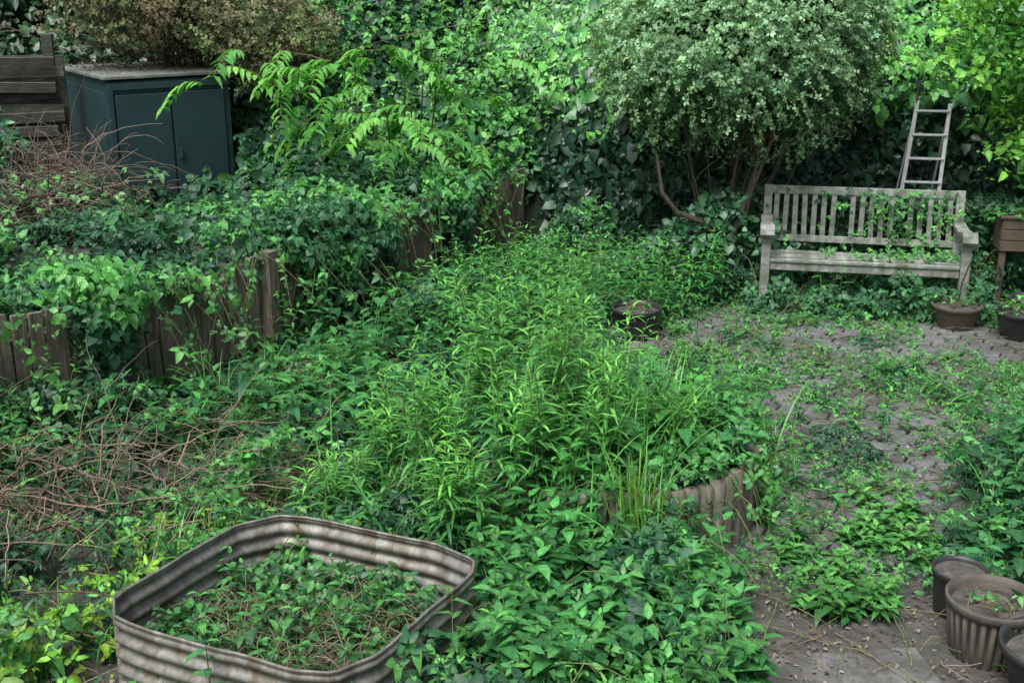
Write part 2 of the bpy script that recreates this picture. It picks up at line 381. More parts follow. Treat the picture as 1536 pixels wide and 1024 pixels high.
pl=empty('wooden_planter',(3.52,8.45,-.02),(0,0,-.15))
for i,z in enumerate((.50,.58,.66)):
    box('front_board_%d'%i,(.5,.022,.075),(.25,0,z),M_brown,pl);box('side_board_%d'%i,(.022,.3,.075),(.01,.165,z),M_brown,pl);box('back_board_%d'%i,(.5,.022,.075),(.25,.33,z),M_brown,pl)
box('rim',(.54,.05,.02),(.25,0,.71),M_brown,pl);box('soil_top',(.46,.3,.02),(.25,.165,.66),M_soil,pl)
for i,(x,y) in enumerate([(.03,.03),(.47,.03),(.03,.3),(.47,.3)]): box('leg_%d'%i,(.045,.045,.48),(x,y,.23),M_brown,pl)

# ------------------------------------------------------------------ galvanised raised bed
poly=np.array([(-1.34,3.55),(-1.385,3.69),(-1.09,4.22),(-.93,4.315),(-.80,4.30),(-.30,4.09),(-.145,3.965),(-.15,3.85),(-.42,3.34),(-.56,3.235),(-.68,3.25)])
def chaikin(p,n=1,r=.22):
    for _ in range(n):
        q_=np.roll(p,-1,0);p=np.stack([p*(1-r)+q_*r,p*r+q_*(1-r)],1).reshape(-1,2)
    return p
pr=chaikin(poly,1,.10)
nrm_=np.roll(pr,-1,0)-np.roll(pr,1,0);nrm_=nrm_/np.linalg.norm(nrm_,axis=1,keepdims=True);nrm_=np.stack([-nrm_[:,1],nrm_[:,0]],1)
def subd(p,m=8):
    q_=np.roll(p,-1,0);f=np.arange(m)/m
    return (p[:,None]*(1-f)[None,:,None]+q_[:,None]*f[None,:,None]).reshape(-1,p.shape[1])
prs=subd(pr);nrs=subd(nrm_)
prof=[]
Hb=.37
for i in range(65):
    z=Hb-.014-i*(Hb+.02)/64;prof.append((.010*math.sin((Hb-.014-z)/.062*2*math.pi),z))
lip=[(-.004,Hb-.004),(.0,Hb+.003),(.006,Hb+.002),(.007,Hb-.006)]
prof=lip+prof
m_=len(prof);n_=len(prs);vs=np.zeros((n_,m_,3))
dent=(fbm(prs[:,0]*5,prs[:,1]*5,0,77)-.5)*.022
for j,(o_,z_) in enumerate(prof):
    vs[:,j,:2]=prs+nrs*(o_+dent*(z_/Hb))[:,None];vs[:,j,2]=z_+(fbm(prs[:,0]*3,prs[:,1]*3,0,78)-.5)*.014
idx=np.arange(n_*m_).reshape(n_,m_);nx=np.roll(idx,-1,0);q=np.stack([idx[:,:-1],nx[:,:-1],nx[:,1:],idx[:,1:]],-1)
rb=empty('galvanised_raised_bed',(0,0,0))
A=Acc();A.add(vs,q.reshape(-1),np.full(n_*(m_-1),4),np.full((n_*m_,3),.2));o=A.build('corrugated_wall',M_galv);o.parent=rb
sm=o.modifiers.new('s','SOLIDIFY');sm.thickness=.003
cen=pr.mean(0);A=Acc();rings=14;V=[];n_=len(pr)
def bedz(x,y): return .12+(fbm(x*8,y*8,0,9)-.5)*.10
for k in range(rings):
    f_=(k/(rings-1));c=cen+(pr-cen)*f_*.99;V.append(np.stack([c[:,0],c[:,1],bedz(c[:,0],c[:,1])],-1))
V=np.array(V);idx=np.arange(rings*n_).reshape(rings,n_);nx=np.roll(idx,-1,1);q=np.stack([idx[:-1],nx[:-1],nx[1:],idx[1:]],-1)
A.add(V,q.reshape(-1),np.full((rings-1)*n_,4),np.full((rings*n_,3),.05));o=A.build('bed_soil',M_soil);o.parent=rb
def inpoly(x,y,p):
    c=np.zeros(x.shape,bool);j=len(p)-1
    for i in range(len(p)):
        cond=((p[i,1]>y)!=(p[j,1]>y))&(x<(p[j,0]-p[i,0])*(y-p[i,1])/(p[j,1]-p[i,1]+1e-12)+p[i,0]);c^=cond;j=i
    return c
# ------------------------------------------------------------------ log-roll planter bed
lp=np.array([(-.1,4.85),(.12,4.6),(.55,4.52),(.98,4.70),(1.16,5.2),(1.10,5.6),(.7,5.9),(.1,5.8),(-.2,5.3)])
lpr=chaikin(lp,2)
cl=np.concatenate([[0],np.cumsum(np.hypot(*(np.roll(lpr,-1,0)-lpr).T))]);lx=np.append(lpr[:,0],lpr[0,0]);ly=np.append(lpr[:,1],lpr[0,1])
A=Acc();s=0
while s<cl[-1]:
    x=np.interp(s,cl,lx);y=np.interp(s,cl,ly);h_=.36+R.normal()*.01;w_=.034
    tubes(A,np.array([[[x,y,-.05],[x,y,.1],[x,y,.25],[x,y,h_-.004],[x+.0005,y,h_]]]),np.array([[w_,w_,w_,w_,w_*.15]]),np.full((1,3),.1),8)
    s+=.066
A.build('log_roll_planter',M_fence)

# ------------------------------------------------------------------ hedge cores
def sheet(name,P,mat):
    ni,nj,_=P.shape;A=Acc();idx=np.arange(ni*nj).reshape(ni,nj);q=np.stack([idx[:-1,:-1],idx[1:,:-1],idx[1:,1:],idx[:-1,1:]],-1)
    A.add(P,q.reshape(-1),np.full((ni-1)*(nj-1),4),np.full((ni*nj,3),.02));return A.build(name,mat)
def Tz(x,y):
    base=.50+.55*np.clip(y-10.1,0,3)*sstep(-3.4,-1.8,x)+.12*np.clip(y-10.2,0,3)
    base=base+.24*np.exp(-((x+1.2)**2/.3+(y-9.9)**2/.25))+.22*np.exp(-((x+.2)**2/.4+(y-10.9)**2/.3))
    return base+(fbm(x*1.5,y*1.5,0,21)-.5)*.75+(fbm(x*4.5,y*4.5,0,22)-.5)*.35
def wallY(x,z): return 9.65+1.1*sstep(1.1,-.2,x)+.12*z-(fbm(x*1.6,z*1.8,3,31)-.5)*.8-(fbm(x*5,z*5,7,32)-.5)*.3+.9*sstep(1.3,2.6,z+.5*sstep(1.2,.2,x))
hedge=empty('ivy_hedge',(0,0,0))
xx,zz=np.meshgrid(np.linspace(-.2,7,90),np.linspace(-.1,3.2,50),indexing='ij')
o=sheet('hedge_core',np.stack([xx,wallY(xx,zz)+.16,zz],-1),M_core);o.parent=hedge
xx,zz=np.meshgrid(np.linspace(-9,8,60),np.linspace(.2,4.6,30),indexing='ij')
bt=empty('background_trees',(0,0,0))
def backY(x,z): return 12.9-(fbm(x*.9,z*.9,3,41)-.5)*1.4+.1*z
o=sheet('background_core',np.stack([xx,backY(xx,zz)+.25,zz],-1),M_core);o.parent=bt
xx,yy=np.meshgrid(np.linspace(-7,1.2,80),np.linspace(9.6,13,60),indexing='ij')
thk=empty('bramble_thicket',(0,0,0))
zz=np.where(inpoly(xx,yy,np.array([(-4.6,10.0),(-3.2,9.9),(-2.0,10.7),(-2.7,12.2),(-4.6,11.8)])),.2,Tz(xx,yy)-.22)
zz=np.where(xx<-3.6,np.minimum(zz,.35),zz)
zz=np.where((xx>fx(yy)-.15)&(yy<10.4),-.1,zz)
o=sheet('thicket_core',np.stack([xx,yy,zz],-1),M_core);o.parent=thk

# ------------------------------------------------------------------ foliage
A=Acc();n=11000
x=R.uniform(-7,6,n);z=1.0+R.random(n)*2.6;y=backY(x,z)-R.random(n)*.35
t=fbm(x*1.2,z*1.2,0,51)*1.3-.45
c=colmix(n,(.014,.045,.022),(.05,.15,.045),.3,t)
palmate(A,np.stack([x,y,z],-1),np.array([[0,-.6,.7]]),.14,2,c,.6,.3)
o=A.build('background_leaves',M_gloss);o.parent=bt

A=Acc();n=36000
x=R.uniform(-4.2,1.3,n);y=9.5+R.random(n)**.9*3.3
shedpoly=np.array([(-4.9,9.95),(-3.4,9.8),(-2.35,10.45),(-2.9,12.4),(-4.9,12.2)])
k=~inpoly(x,y,shedpoly)&(x<np.where(y<10.35,fx(y)-.12,1.3))&infr(x,y);x=x[k];y=y[k];n=len(x)
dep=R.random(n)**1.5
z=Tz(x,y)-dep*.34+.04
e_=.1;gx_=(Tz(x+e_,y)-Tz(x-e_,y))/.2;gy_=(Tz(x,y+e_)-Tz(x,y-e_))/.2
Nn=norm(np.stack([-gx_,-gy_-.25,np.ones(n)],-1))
t=(fbm(x*1.6,y*1.6,z,61)-.48)*2.6+R.normal(size=n)*.2-dep*.45  # dep darkens inner leaves: shade inside the thicket put into the colour
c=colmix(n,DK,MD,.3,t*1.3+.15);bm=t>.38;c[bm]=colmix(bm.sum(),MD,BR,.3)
hf=R.random(n)<.5
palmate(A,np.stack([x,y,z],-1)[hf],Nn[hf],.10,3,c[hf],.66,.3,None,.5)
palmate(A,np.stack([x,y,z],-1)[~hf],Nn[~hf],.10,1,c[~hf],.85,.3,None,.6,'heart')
n=640;x=R.uniform(-2.2,1.2,n);y=R.uniform(9.9,12.6,n);k=(x<fx(y)-.05)|(y>10.5);x=x[k];y=y[k];n=len(x);z=Tz(x,y)
az=R.uniform(0,6.28,n);hh=R.uniform(.2,.6,n);s=np.linspace(0,1,7)
ld_=np.stack([np.cos(az),np.sin(az)-.3],-1)*R.uniform(.1,.5,(n,1))
P=np.stack([x[:,None]+ld_[:,0:1]*s**1.5*hh[:,None],y[:,None]+ld_[:,1:]*s**1.5*hh[:,None],z[:,None]-.1+hh[:,None]*(s-.25*s*s)[None]],-1)
tubes(A,P,.003,colmix(n,(.08,.12,.03),(.12,.16,.04)))
sb=R.random(n)
for i in range(1,7):
    cc=colmix(n,MD,(.15,.43,.09),.2,sb*.7-.15+i*.1+R.normal(size=n)*.2)
    palmate(A,P[:,i],np.stack([ld_[:,0]*.4,ld_[:,1]*.4-.3,np.ones(n)],-1),.10*(1-.06*i),3,cc,.6,.35)
o=A.build('thicket_leaves',M_leaf);o.parent=thk

# ivy hedge leaves
A=Acc();n=32000
x=R.uniform(-.2,4.9,n);z=R.random(n)*2.6;y=wallY(x,z)-R.random(n)**1.4*.22+.06
Nn=np.stack([R.normal(size=n)*.2,-np.ones(n),.35+0*x+.7*sstep(1.2,2.0,z)],-1)
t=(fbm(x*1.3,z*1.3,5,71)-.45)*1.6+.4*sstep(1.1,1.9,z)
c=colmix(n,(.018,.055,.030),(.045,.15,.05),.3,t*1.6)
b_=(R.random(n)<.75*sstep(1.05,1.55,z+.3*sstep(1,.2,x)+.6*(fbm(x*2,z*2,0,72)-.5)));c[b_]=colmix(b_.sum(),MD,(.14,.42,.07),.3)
T=np.tile(np.array([[0,-.35,-1.]]),(n,1))
P=np.stack([x,y,z],-1);hf=R.random(n)<.6
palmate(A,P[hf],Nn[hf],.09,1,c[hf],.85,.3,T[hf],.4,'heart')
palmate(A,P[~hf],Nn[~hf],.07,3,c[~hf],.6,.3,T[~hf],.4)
o=A.build('hedge_leaves',M_gloss);o.parent=hedge

# round shrub
rs=empty('round_shrub',(0,0,0))
cx,cy,cz=1.68,9.05,1.84;rx,ry,rz=1.05,.75,.72
def lumpf(d): return .80+.40*fbm(d[...,0]*2.6+5,d[...,1]*2.6,d[...,2]*2.6,81)+.24*(fbm(d[...,0]*7+5,d[...,1]*7,d[...,2]*7,82)-.5)
A=Acc();n=27000
d=rdir(n);rad=1-(R.random(n)**2.0)*.32
lump=lumpf(d);sq=np.where(d[:,2]<0,.80,1.0)
P=np.stack([cx+d[:,0]*rx*rad*lump,cy+d[:,1]*ry*rad*lump,cz+d[:,2]*rz*rad*lump*sq],-1)
keep=(fbm(P[:,0]*6,P[:,1]*6,P[:,2]*6,84)>.40)|(rad<.84);P=P[keep];d=d[keep];n=len(P)
t=.5+.5*d[:,2]-.25*d[:,0]+(fbm(P[:,0]*3,P[:,1]*3,P[:,2]*3,85)-.5)*1.2  # light from top left and shade beneath put into the leaf colour
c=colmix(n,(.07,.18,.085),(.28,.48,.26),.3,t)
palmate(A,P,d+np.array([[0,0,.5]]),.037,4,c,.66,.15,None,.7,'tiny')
n=1200;d=rdir(n,.25);lump=lumpf(d)
B=np.stack([cx+d[:,0]*rx*lump,cy+d[:,1]*ry*lump,cz+d[:,2]*rz*lump],-1)-d*.08
s=np.linspace(0,1,6);dd=norm(d+R.normal(size=(n,3))*.45);Pp=B[:,None]+dd[:,None]*(s*.2)[None,:,None];Pp[...,2]-=(s**2*.04)[None]
tubes(A,Pp,.002,colmix(n,(.12,.11,.06),(.14,.14,.07)))
for i in range(1,6):
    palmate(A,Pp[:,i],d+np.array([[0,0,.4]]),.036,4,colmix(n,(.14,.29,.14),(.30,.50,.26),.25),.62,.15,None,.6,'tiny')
o=A.build('crown',M_leaf);o.parent=rs
A=Acc()
for i in range(14):
    e0=np.array([1.6+R.normal()*.07,9.12+R.normal()*.07,0]);a=R.uniform(0,6.28);e1=np.array([cx+math.cos(a)*.8*R.random()**.5,cy+math.sin(a)*.4-.1,cz-.15+R.random()*.35])
    mid=(e0+e1)/2+np.array([(e1[0]-e0[0])*.15,-.05,-.15])+R.normal(size=3)*.09
    s=np.linspace(0,1,10)[:,None];P=(1-s)**2*e0+2*s*(1-s)*mid+s*s*e1;P+=R.normal(size=P.shape)*.012
    r0=R.uniform(.008,.018) if i>2 else .03
    tubes(A,P[None],np.linspace(r0,.005,10)[None],np.full((1,3),.1),7)
    for _ in range(3):
        b=P[R.integers(3,8)];q_=b+np.array([R.normal()*.25,R.normal()*.15,R.uniform(.2,.5)]);ss=np.linspace(0,1,5)[:,None];tubes(A,(b*(1-ss)+q_*ss+R.normal(size=(5,3))*.01)[None],np.linspace(.006,.002,5)[None],np.full((1,3),.1),5)
P=np.array([[1.60,9.1,.15],[1.56,8.95,.42],[1.42,8.8,.58],[1.22,8.75,.66],[1.1,8.7,.82],[1.05,8.7,1.1]])[None];tubes(A,P,np.linspace(.035,.01,6)[None],np.full((1,3),.1),7)
o=A.build('stems',M_bark);o.parent=rs
u_,v_=np.meshgrid(np.linspace(0,2*math.pi,28),np.linspace(.02,math.pi-.02,16),indexing='ij')
dx,dy,dz=np.sin(v_)*np.cos(u_),np.sin(v_)*np.sin(u_),np.cos(v_)
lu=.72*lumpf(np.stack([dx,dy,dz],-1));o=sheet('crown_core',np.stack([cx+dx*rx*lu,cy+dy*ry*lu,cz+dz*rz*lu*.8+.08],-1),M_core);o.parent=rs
A=Acc();n=2300;x=R.normal(size=n)*.42+1.65;y=8.98+R.normal(size=n)*.12;z=R.random(n)**1.5*.62*np.exp(-((x-1.65)/.6)**2)+.1*R.random(n)+.1
palmate(A,np.stack([x,y,z],-1),np.tile([[0,-.8,.6]],(n,1)),.07,2,colmix(n,DK,MD,.35,R.random(n)*1.1-.2),.8,.3,None,.5,'heart')
A.build('climbing_ivy',M_gloss)

# brown shrub top left
bs=empty('barberry_shrub',(0,0,0));A=Acc();n=10000
d=rdir(n);rad=R.random(n)**.4;lump=.65+.7*fbm(d[:,0]*2.5,d[:,1]*2.5+9,d[:,2]*2.5,91)
P=np.stack([-2.85+d[:,0]*1.35*rad*lump,11.0+d[:,1]*.8*rad*lump,2.22+d[:,2]*.62*rad*lump],-1);P[:,2]-=.38*sstep(-2.9,-2.2,P[:,0])
t=fbm(P[:,0]*3,P[:,1]*3,P[:,2]*3,92)*1.8-.4
c=colmix(n,(.15,.10,.06),(.12,.21,.07),.4,t)
palmate(A,P,d+np.array([[0,-.2,.7]]),.046,4,c,.58,.2,None,.7,'tiny')
s=np.linspace(0,1,8);m=200
e0=np.array([-2.9,11.5,.9])+R.normal(size=(m,3))*.15;e1=np.stack([-2.9+R.normal(size=m)*.75,10.9+R.normal(size=m)*.35,2.1+R.normal(size=m)*.3],-1)
Pp=e0[:,None]*(1-s)[None,:,None]+e1[:,None]*s[None,:,None];Pp[...,2]+=(np.sin(s*3.1)*.25)[None]
tubes(A,Pp,.005,colmix(m,(.10,.07,.05),(.16,.12,.08)))
o=A.build('shrub_leaves',M_far);o.parent=bs

# tree with bright yellow-green leaves, right
tr_=empty('yellow_green_tree',(0,0,0));A=Acc()
P=[];m=62
for i in range(m):
    c0=np.array([R.uniform(3.15,4.6),R.uniform(8.3,9.3),R.uniform(1.15,2.7)])
    if c0[2]<1.7 and c0[0]<3.6: c0[0]+=.5
    k=R.integers(45,100);q_=R.normal(size=(k,3))*np.array([.17,.14,.09]);q_[:,2]-=np.abs(q_[:,0])*.3;P.append(c0+q_)
P=np.concatenate(P);n=len(P)
t=.5+(fbm(P[:,0]*4,P[:,1]*4,P[:,2]*4,95)-.5)*2.8
c=colmix(n,(.05,.20,.045),(.20,.50,.06),.3,t)
palmate(A,P,np.array([[0,-.3,1.]]),.08,2,c,.6,.35,np.tile([[-.4,-.3,-.5]],(n,1)),.5)
o=A.build('leaves',M_leaf);o.parent=tr_
A=Acc()
tp=np.array([[4.35,9.2,0],[4.3,9.2,.9],[4.15,9.1,1.6],[4.0,9.0,2.3],[3.9,8.9,3.0]])[None];tubes(A,tp,np.array([[.07,.06,.05,.035,.015]]),np.full((1,3),.1),9)
for i in range(14):
    e0=np.array([4.25,9.15,R.uniform(.9,2.3)]);e1=np.array([R.uniform(3.1,4.6),R.uniform(8.4,9.2),R.uniform(1.3,2.7)]);s=np.linspace(0,1,7)[:,None]
    P=e0*(1-s)+e1*s;P[:,2]+=np.sin(s[:,0]*3.1)*.12;tubes(A,P[None],np.linspace(.02,.004,7)[None],np.full((1,3),.1),5)
o=A.build('trunk_and_branches',M_bark);o.parent=tr_

# pinnate sapling
sp=empty('tree_of_heaven_sapling',(0,0,0));A=Acc()
fr=[]
for i in range(60):
    b=np.array([-1.1+R.normal()*.52,10.0+R.normal()*.3,R.uniform(.75,1.8)]);a=R.uniform(0,6.28);fr.append((b,a,R.uniform(.3,.5)))
for b,a,L in fr:
    s=np.linspace(0,1,10);dx=math.cos(a);dy=math.sin(a)*.8-.25
    P=np.stack([b[0]+dx*L*s,b[1]+dy*L*s,b[2]+L*(.35*s-.75*s*s)],-1)
    tubes(A,P[None],.0035,np.array([[.12,.16,.04]]))
    T=norm(np.array([dx,dy,0]));S=np.array([-T[1],T[0],0]);q_=P[1:]
    for sg in (-1,1):
        m=len(q_);c=colmix(m,(.06,.24,.055),(.17,.46,.08),.2,np.full(m,R.random()))
        leaves(A,q_,np.tile(S*sg+T*.5+np.array([0,0,-.35]),(m,1))+R.normal(size=(m,3))*.12,np.tile([[0,0,1.]],(m,1)),.12*np.linspace(.8,1,m),.45,c,.4,.3,'lance')
for i in range(9):
    e1=np.array([-1.15+R.normal()*.4,10+R.normal()*.25,R.uniform(1.2,1.7)]);e0=np.array([e1[0]*.6-.4,10.2,.35]);s=np.linspace(0,1,6)[:,None]
    tubes(A,(e0*(1-s)+e1*s)[None],np.linspace(.012,.005,6)[None],np.array([[.08,.12,.04]]),5)
o=A.build('pinnate_leaves',M_leaf);o.parent=sp

# terrace cover
A=Acc();n=46000
x=R.uniform(-5.6,.0,n);y=R.uniform(5.0,10.2,n)
k=(x<fx(y)-.04)&infr(x,y)&~inpoly(x,y,shedpoly)&(R.random(n)<.2+.8*(fbm(x*3.5,y*3.5,0,105)>.44));x=x[k];y=y[k];n=len(x)
def Mt(x,y):
    m=-.04+.58*fbm(x*1.3,y*1.3,0,101)+.34*(fbm(x*4,y*4,0,102)-.5)+.14*np.exp(-((fx(y)-x)/.5)**2)+.25*np.exp(-((x+1.25)**2/.15+(y-9.0)**2/.3))
    m=m*(1-.75*sstep(8.0,9.0,y)*sstep(-1.8,-2.3,x))
    lim=.17+.5*cover(y)+.45*np.clip(fx(y)-x-.15,0,1)
    return np.clip(np.minimum(m,lim),.04,1)
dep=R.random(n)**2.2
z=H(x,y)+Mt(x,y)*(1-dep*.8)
t=(fbm(x*2.0,y*2.0,0,103)-.42)*2.2+R.normal(size=n)*.2-dep*.4  # leaves deeper in the cover coloured darker, as painted shade
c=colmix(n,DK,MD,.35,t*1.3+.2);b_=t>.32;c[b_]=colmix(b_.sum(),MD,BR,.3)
P=np.stack([x,y,z],-1);Nn=np.tile([[.1,-.3,1.]],(n,1));hf=fbm(x*1.3,y*1.3,0,104)+R.normal(size=n)*.08<.5
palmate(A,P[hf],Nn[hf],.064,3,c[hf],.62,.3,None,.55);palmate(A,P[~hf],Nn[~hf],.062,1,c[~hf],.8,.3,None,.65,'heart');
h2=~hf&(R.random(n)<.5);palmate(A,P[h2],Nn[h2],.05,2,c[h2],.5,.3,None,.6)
A.build('terrace_ground_cover',M_leaf)

# vines on paling fence
A=Acc();n=28000
s=R.random(n)*tot;x,y=fpt(s);tx=norm(np.stack([np.interp(y+.05,FY,FX)-np.interp(y-.05,FY,FX),0*x+.1],-1));nr=np.stack([tx[:,1],-tx[:,0]],-1)
cov=cover(y)
u_=R.random(n)
z=np.where(u_<.42,R.uniform(.58,.92,n),R.uniform(.0,.75,n))
edge=fbm(s*3,z*.8,0,111)
low=(z<.02+.13*fbm(s*2,0*s,0,112))
k=low|((edge*1.0+R.normal(size=n)*.05<cov+.08)&(R.random(n)<cov+.12))|((z>.65)&(z<.75+.2*cov)&(R.random(n)<.2+.7*cov)&(fbm(s*1.8,0*s,0,115)<.43+.5*cov));x,y,z,nr=x[k],y[k],z[k],nr[k];cov=cov[k];n=len(x)
off=np.where(z>.68,R.normal(size=n)*.13-.05*(1-cov),.03+R.random(n)**1.5*(.08+.24*cov))+np.clip(.3-z,0,.3)*.5*R.random(n)
P=np.stack([x+nr[:,0]*off,y+nr[:,1]*off,z],-1)
t=(fbm(x*2.5,y*2.5,z*2.5,113)-.45)*1.9+.7*(z-.4);c=colmix(n,DK,MD,.35,t*1.5+.1);b_=(t>.38);c[b_]=colmix(b_.sum(),MD,BR,.3)
Nn=np.stack([nr[:,0],nr[:,1],.5+1.2*sstep(.55,.8,z)],-1);T=np.stack([nr[:,0]*.3,nr[:,1]*.3,-1+0*x],-1)
h=R.random(n)<.55
palmate(A,P[h],Nn[h],.062,3,c[h],.62,.3,T[h],.5);palmate(A,P[~h],Nn[~h],.062,1,c[~h],.75,.3,T[~h],.55,'heart')
m=130;s=R.random(m)*tot;x,y=fpt(s);sx=np.linspace(0,1,12)
P=np.stack([x[:,None]+.07+R.normal(size=(m,1))*.25*sx,y[:,None]-.06-.12*sx[None]+R.normal(size=(m,1))*.12*sx,.72-.62*(sx**1.3)[None]*R.uniform(.3,1,(m,1))],-1)
tubes(A,P,.003,colmix(m,(.12,.09,.05),(.09,.14,.05)))
for i in range(1,12):
    kk=R.random(m)<.5;palmate(A,P[kk,i]+R.normal(size=(kk.sum(),3))*.02,np.tile([[.6,-.5,.5]],(kk.sum(),1)),.055,3,colmix(kk.sum(),DK,BR,.3),.6,.3)
A.build('fence_vines',M_leaf)

# low weeds on the right of the fence
POTS=[(3.07,7.95),(.84,7.75),(3.42,7.72)]
def clearpot(x,y):
    k=np.ones(x.shape,bool)
    for (a,b) in POTS: k&=~((np.abs(x-a*(1-(b-y)*.12))<.22)&(y<b+.18)&(y>b-(.42 if a<1 else .6)))
    return k
def plfront(x,y): return np.exp(-((x-.90)**2/.05+(y-4.42)**2/.05))
def nearf(x,y): return sstep(1.0,.3,x-fx(y))*sstep(8.2,8.6,y)
def exposed(x,y): return np.exp(-((x+1.55)**2/.16+(y-6.75)**2/.25))
def Mg(x,y):
    b=.02+.55*np.maximum(fbm(x*1.9,y*1.9,0,121)-.22,0)
    b=b+.30*sstep(8.8,9.6,y)+.08*np.exp(-((x-.1)**2/1.0+(y-5.0)**2/.8))
    b=b*(1-.78*(pathd(x,y)<1.2))*(1-.7*nearf(x,y))*(1-.6*plfront(x,y))*(1-.5*exposed(x,y))
    b=b*(1-.6*((x>1.2)&(y<4.7)&(x<1.8)))
    b=b+.08*((y>7.9)&(y<8.7)&(x>1.8)&(x<3.4))
    return np.maximum(b+.20*(fbm(x*5.5,y*5.5,0,122)-.5)*(pathd(x,y)>1.2),.025)
def dens(x,y):
    pd=pathd(x,y)+ (fbm(x*3,y*3,0,123)-.5)*.9
    d=sstep(.80,1.25,pd)
    low=y<6.3
    d=np.maximum(d,np.where(low,.75,.65)*(fbm(x*3.4,y*3.4,0,124)>np.where(low,.50,.54))*sstep(4.3,4.8,y))
    d=d*(1-.85*np.exp(-((x+.55)**2/.05+(y-5.15)**2/.10)))
    d=d*(1-.8*np.exp(-((x+1.9)**2/.25+(y-4.8)**2/.12)))*(1-.9*plfront(x,y))
    return d*(x>fx(y)-.02)*infr(x,y)*(~inpoly(x,y,pr))*((y<wallY(x,0*x)))*(.12+.88*(fbm(x*4.5,y*4.5,0,125)>.43))*clearpot(x,y)
x,y=scatter(112000,(-3.4,4.6),(3.0,10.1),dens);n=len(x)
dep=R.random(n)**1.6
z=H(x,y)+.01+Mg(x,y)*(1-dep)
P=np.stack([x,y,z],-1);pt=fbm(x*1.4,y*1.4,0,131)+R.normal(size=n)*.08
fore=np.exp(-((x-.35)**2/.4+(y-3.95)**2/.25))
t=(fbm(x*2.4,y*2.4,0,132)-.42)*2.4+R.normal(size=n)*.22+.12-dep*.45+.30*fore  # dep term paints shade into leaves lying below the top of the weeds
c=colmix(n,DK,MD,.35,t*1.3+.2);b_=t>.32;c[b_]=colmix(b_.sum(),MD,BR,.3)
yl=(np.exp(-((x+1.45)**2/.25+(y-3.65)**2/.4))+.9*np.exp(-((x+1.2)**2/.1+(y-4.45)**2/.05)))>R.random(n)*1.3;c[yl]=colmix(yl.sum(),(.08,.27,.04),(.22,.38,.04),.3)
Nn=np.tile([[0,-.25,1.]],(n,1))
small=np.where(pathd(x,y)<1.25,.65,1.0)
a=pt<.47;b=(pt>=.47)&(pt<.56);d=pt>=.56
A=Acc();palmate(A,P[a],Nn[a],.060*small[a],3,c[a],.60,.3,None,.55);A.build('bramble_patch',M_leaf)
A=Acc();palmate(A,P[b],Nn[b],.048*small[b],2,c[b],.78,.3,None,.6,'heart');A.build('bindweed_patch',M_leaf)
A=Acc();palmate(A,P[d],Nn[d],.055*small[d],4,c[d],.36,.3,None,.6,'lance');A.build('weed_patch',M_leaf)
x,y=scatter(17000,(.5,4.2),(4.3,8.9),lambda x,y:(pathd(x,y)<1.25)*clearpot(x,y)*(.14+.86*(fbm(x*2.2,y*2.2,0,126)>.46))*infr(x,y));n=len(x)
A=Acc();palmate(A,np.stack([x,y,.026+R.random(n)*.035],-1),np.tile([[0,-.2,1.]],(n,1)),.026,4,colmix(n,(.04,.15,.05),(.12,.36,.08),.35),.5,.3,None,.5);A.build('paving_seedlings',M_leaf)

# upright weeds -----------------------------------------------------
def upright(A,x,y,z0,h,nl,ll,lw,c1,c2,lean=.15,shape='lance',droop=.5,stem=(.10,.19,.05),f0=.12):
    n=len(x);s=np.linspace(0,1,8);az=R.uniform(0,6.28,n);le=R.uniform(0,lean*2,n)
    def pos(s_):return np.stack([x+np.cos(az)*le*h*s_**1.7,y+np.sin(az)*le*h*s_**1.7,z0+h*s_*(1-.12*le)],-1)
    P=np.stack([pos(q_) for q_ in s],1)
    tubes(A,P,np.linspace(.0035,.0015,8)[None]*np.ones((n,1)),colmix(n,stem,tuple(v*1.3 for v in stem)))
    ph=R.uniform(0,6.28,n);br=.65+.7*R.random(n)
    for i in range(nl):
        f=f0+(1-f0)*(i+1)/nl*np.ones(n)+R.normal(size=n)*.01;f=np.clip(f,0,1)
        B=pos(f);a=ph+i*2.4+R.normal(size=n)*.3;up=.25+.9*(i/nl)**3+R.normal(size=n)*.15
        D=np.stack([np.cos(a),np.sin(a),up],-1);ln=ll*(.45+.75*np.sin(np.pi*(.15+.75*f)))*(.8+.4*R.random(n))
        t=(i/nl)**1.5*.8+R.normal(size=n)*.15
        leaves(A,B,D,np.stack([-np.cos(a)*up,-np.sin(a)*up,np.ones(n)],-1),ln,lw,colmix(n,c1,c2,.2,t)*br[:,None],droop,.3,shape)
def grass(A,x,y,z0,h,w,c,bend=.5):
    n=len(x);s=np.linspace(0,1,8);az=R.uniform(0,6.28,n);bd=bend*R.uniform(.2,1.5,n)
    P=np.stack([x[:,None]+np.cos(az)[:,None]*(bd*h)[:,None]*s**2,y[:,None]+np.sin(az)[:,None]*(bd*h)[:,None]*s**2,z0[:,None]+h[:,None]*(s-.28*bd[:,None]*s**3)],-1)
    S=np.stack([-np.sin(az+R.normal(size=n)*.5),np.cos(az),0*az],-1);Wd=(w*np.interp(s,[0,.2,.7,1],[.6,1,.75,.05]))[None]*(.7+.6*R.random((n,1)))
    ribbons(A,P,S,Wd,c)
A=Acc()
def dc(x,y): return np.clip(1.3*np.exp(-((x-.12)**2/.42+(y-5.05)**2/.45)),0,1)
def nofr(x,y): return (plfront(x,y)<.3)&(~((x>.7)&(y<4.75)))
def cap(x,y,z0,h): return np.minimum(h,np.where((x>.45)&(y>5.3),.60-z0,2))
x,y=scatter(560,(-1.0,1.3),(4.2,6.4),lambda x,y:dc(x,y)*(.1+.9*(fbm(x*4,y*4,0,145)>.50))*nofr(x,y));n=len(x)
z0=np.where(inpoly(x,y,lpr),.25,H(x,y));hm=.22+1.0*fbm(x*3,y*3,0,146)
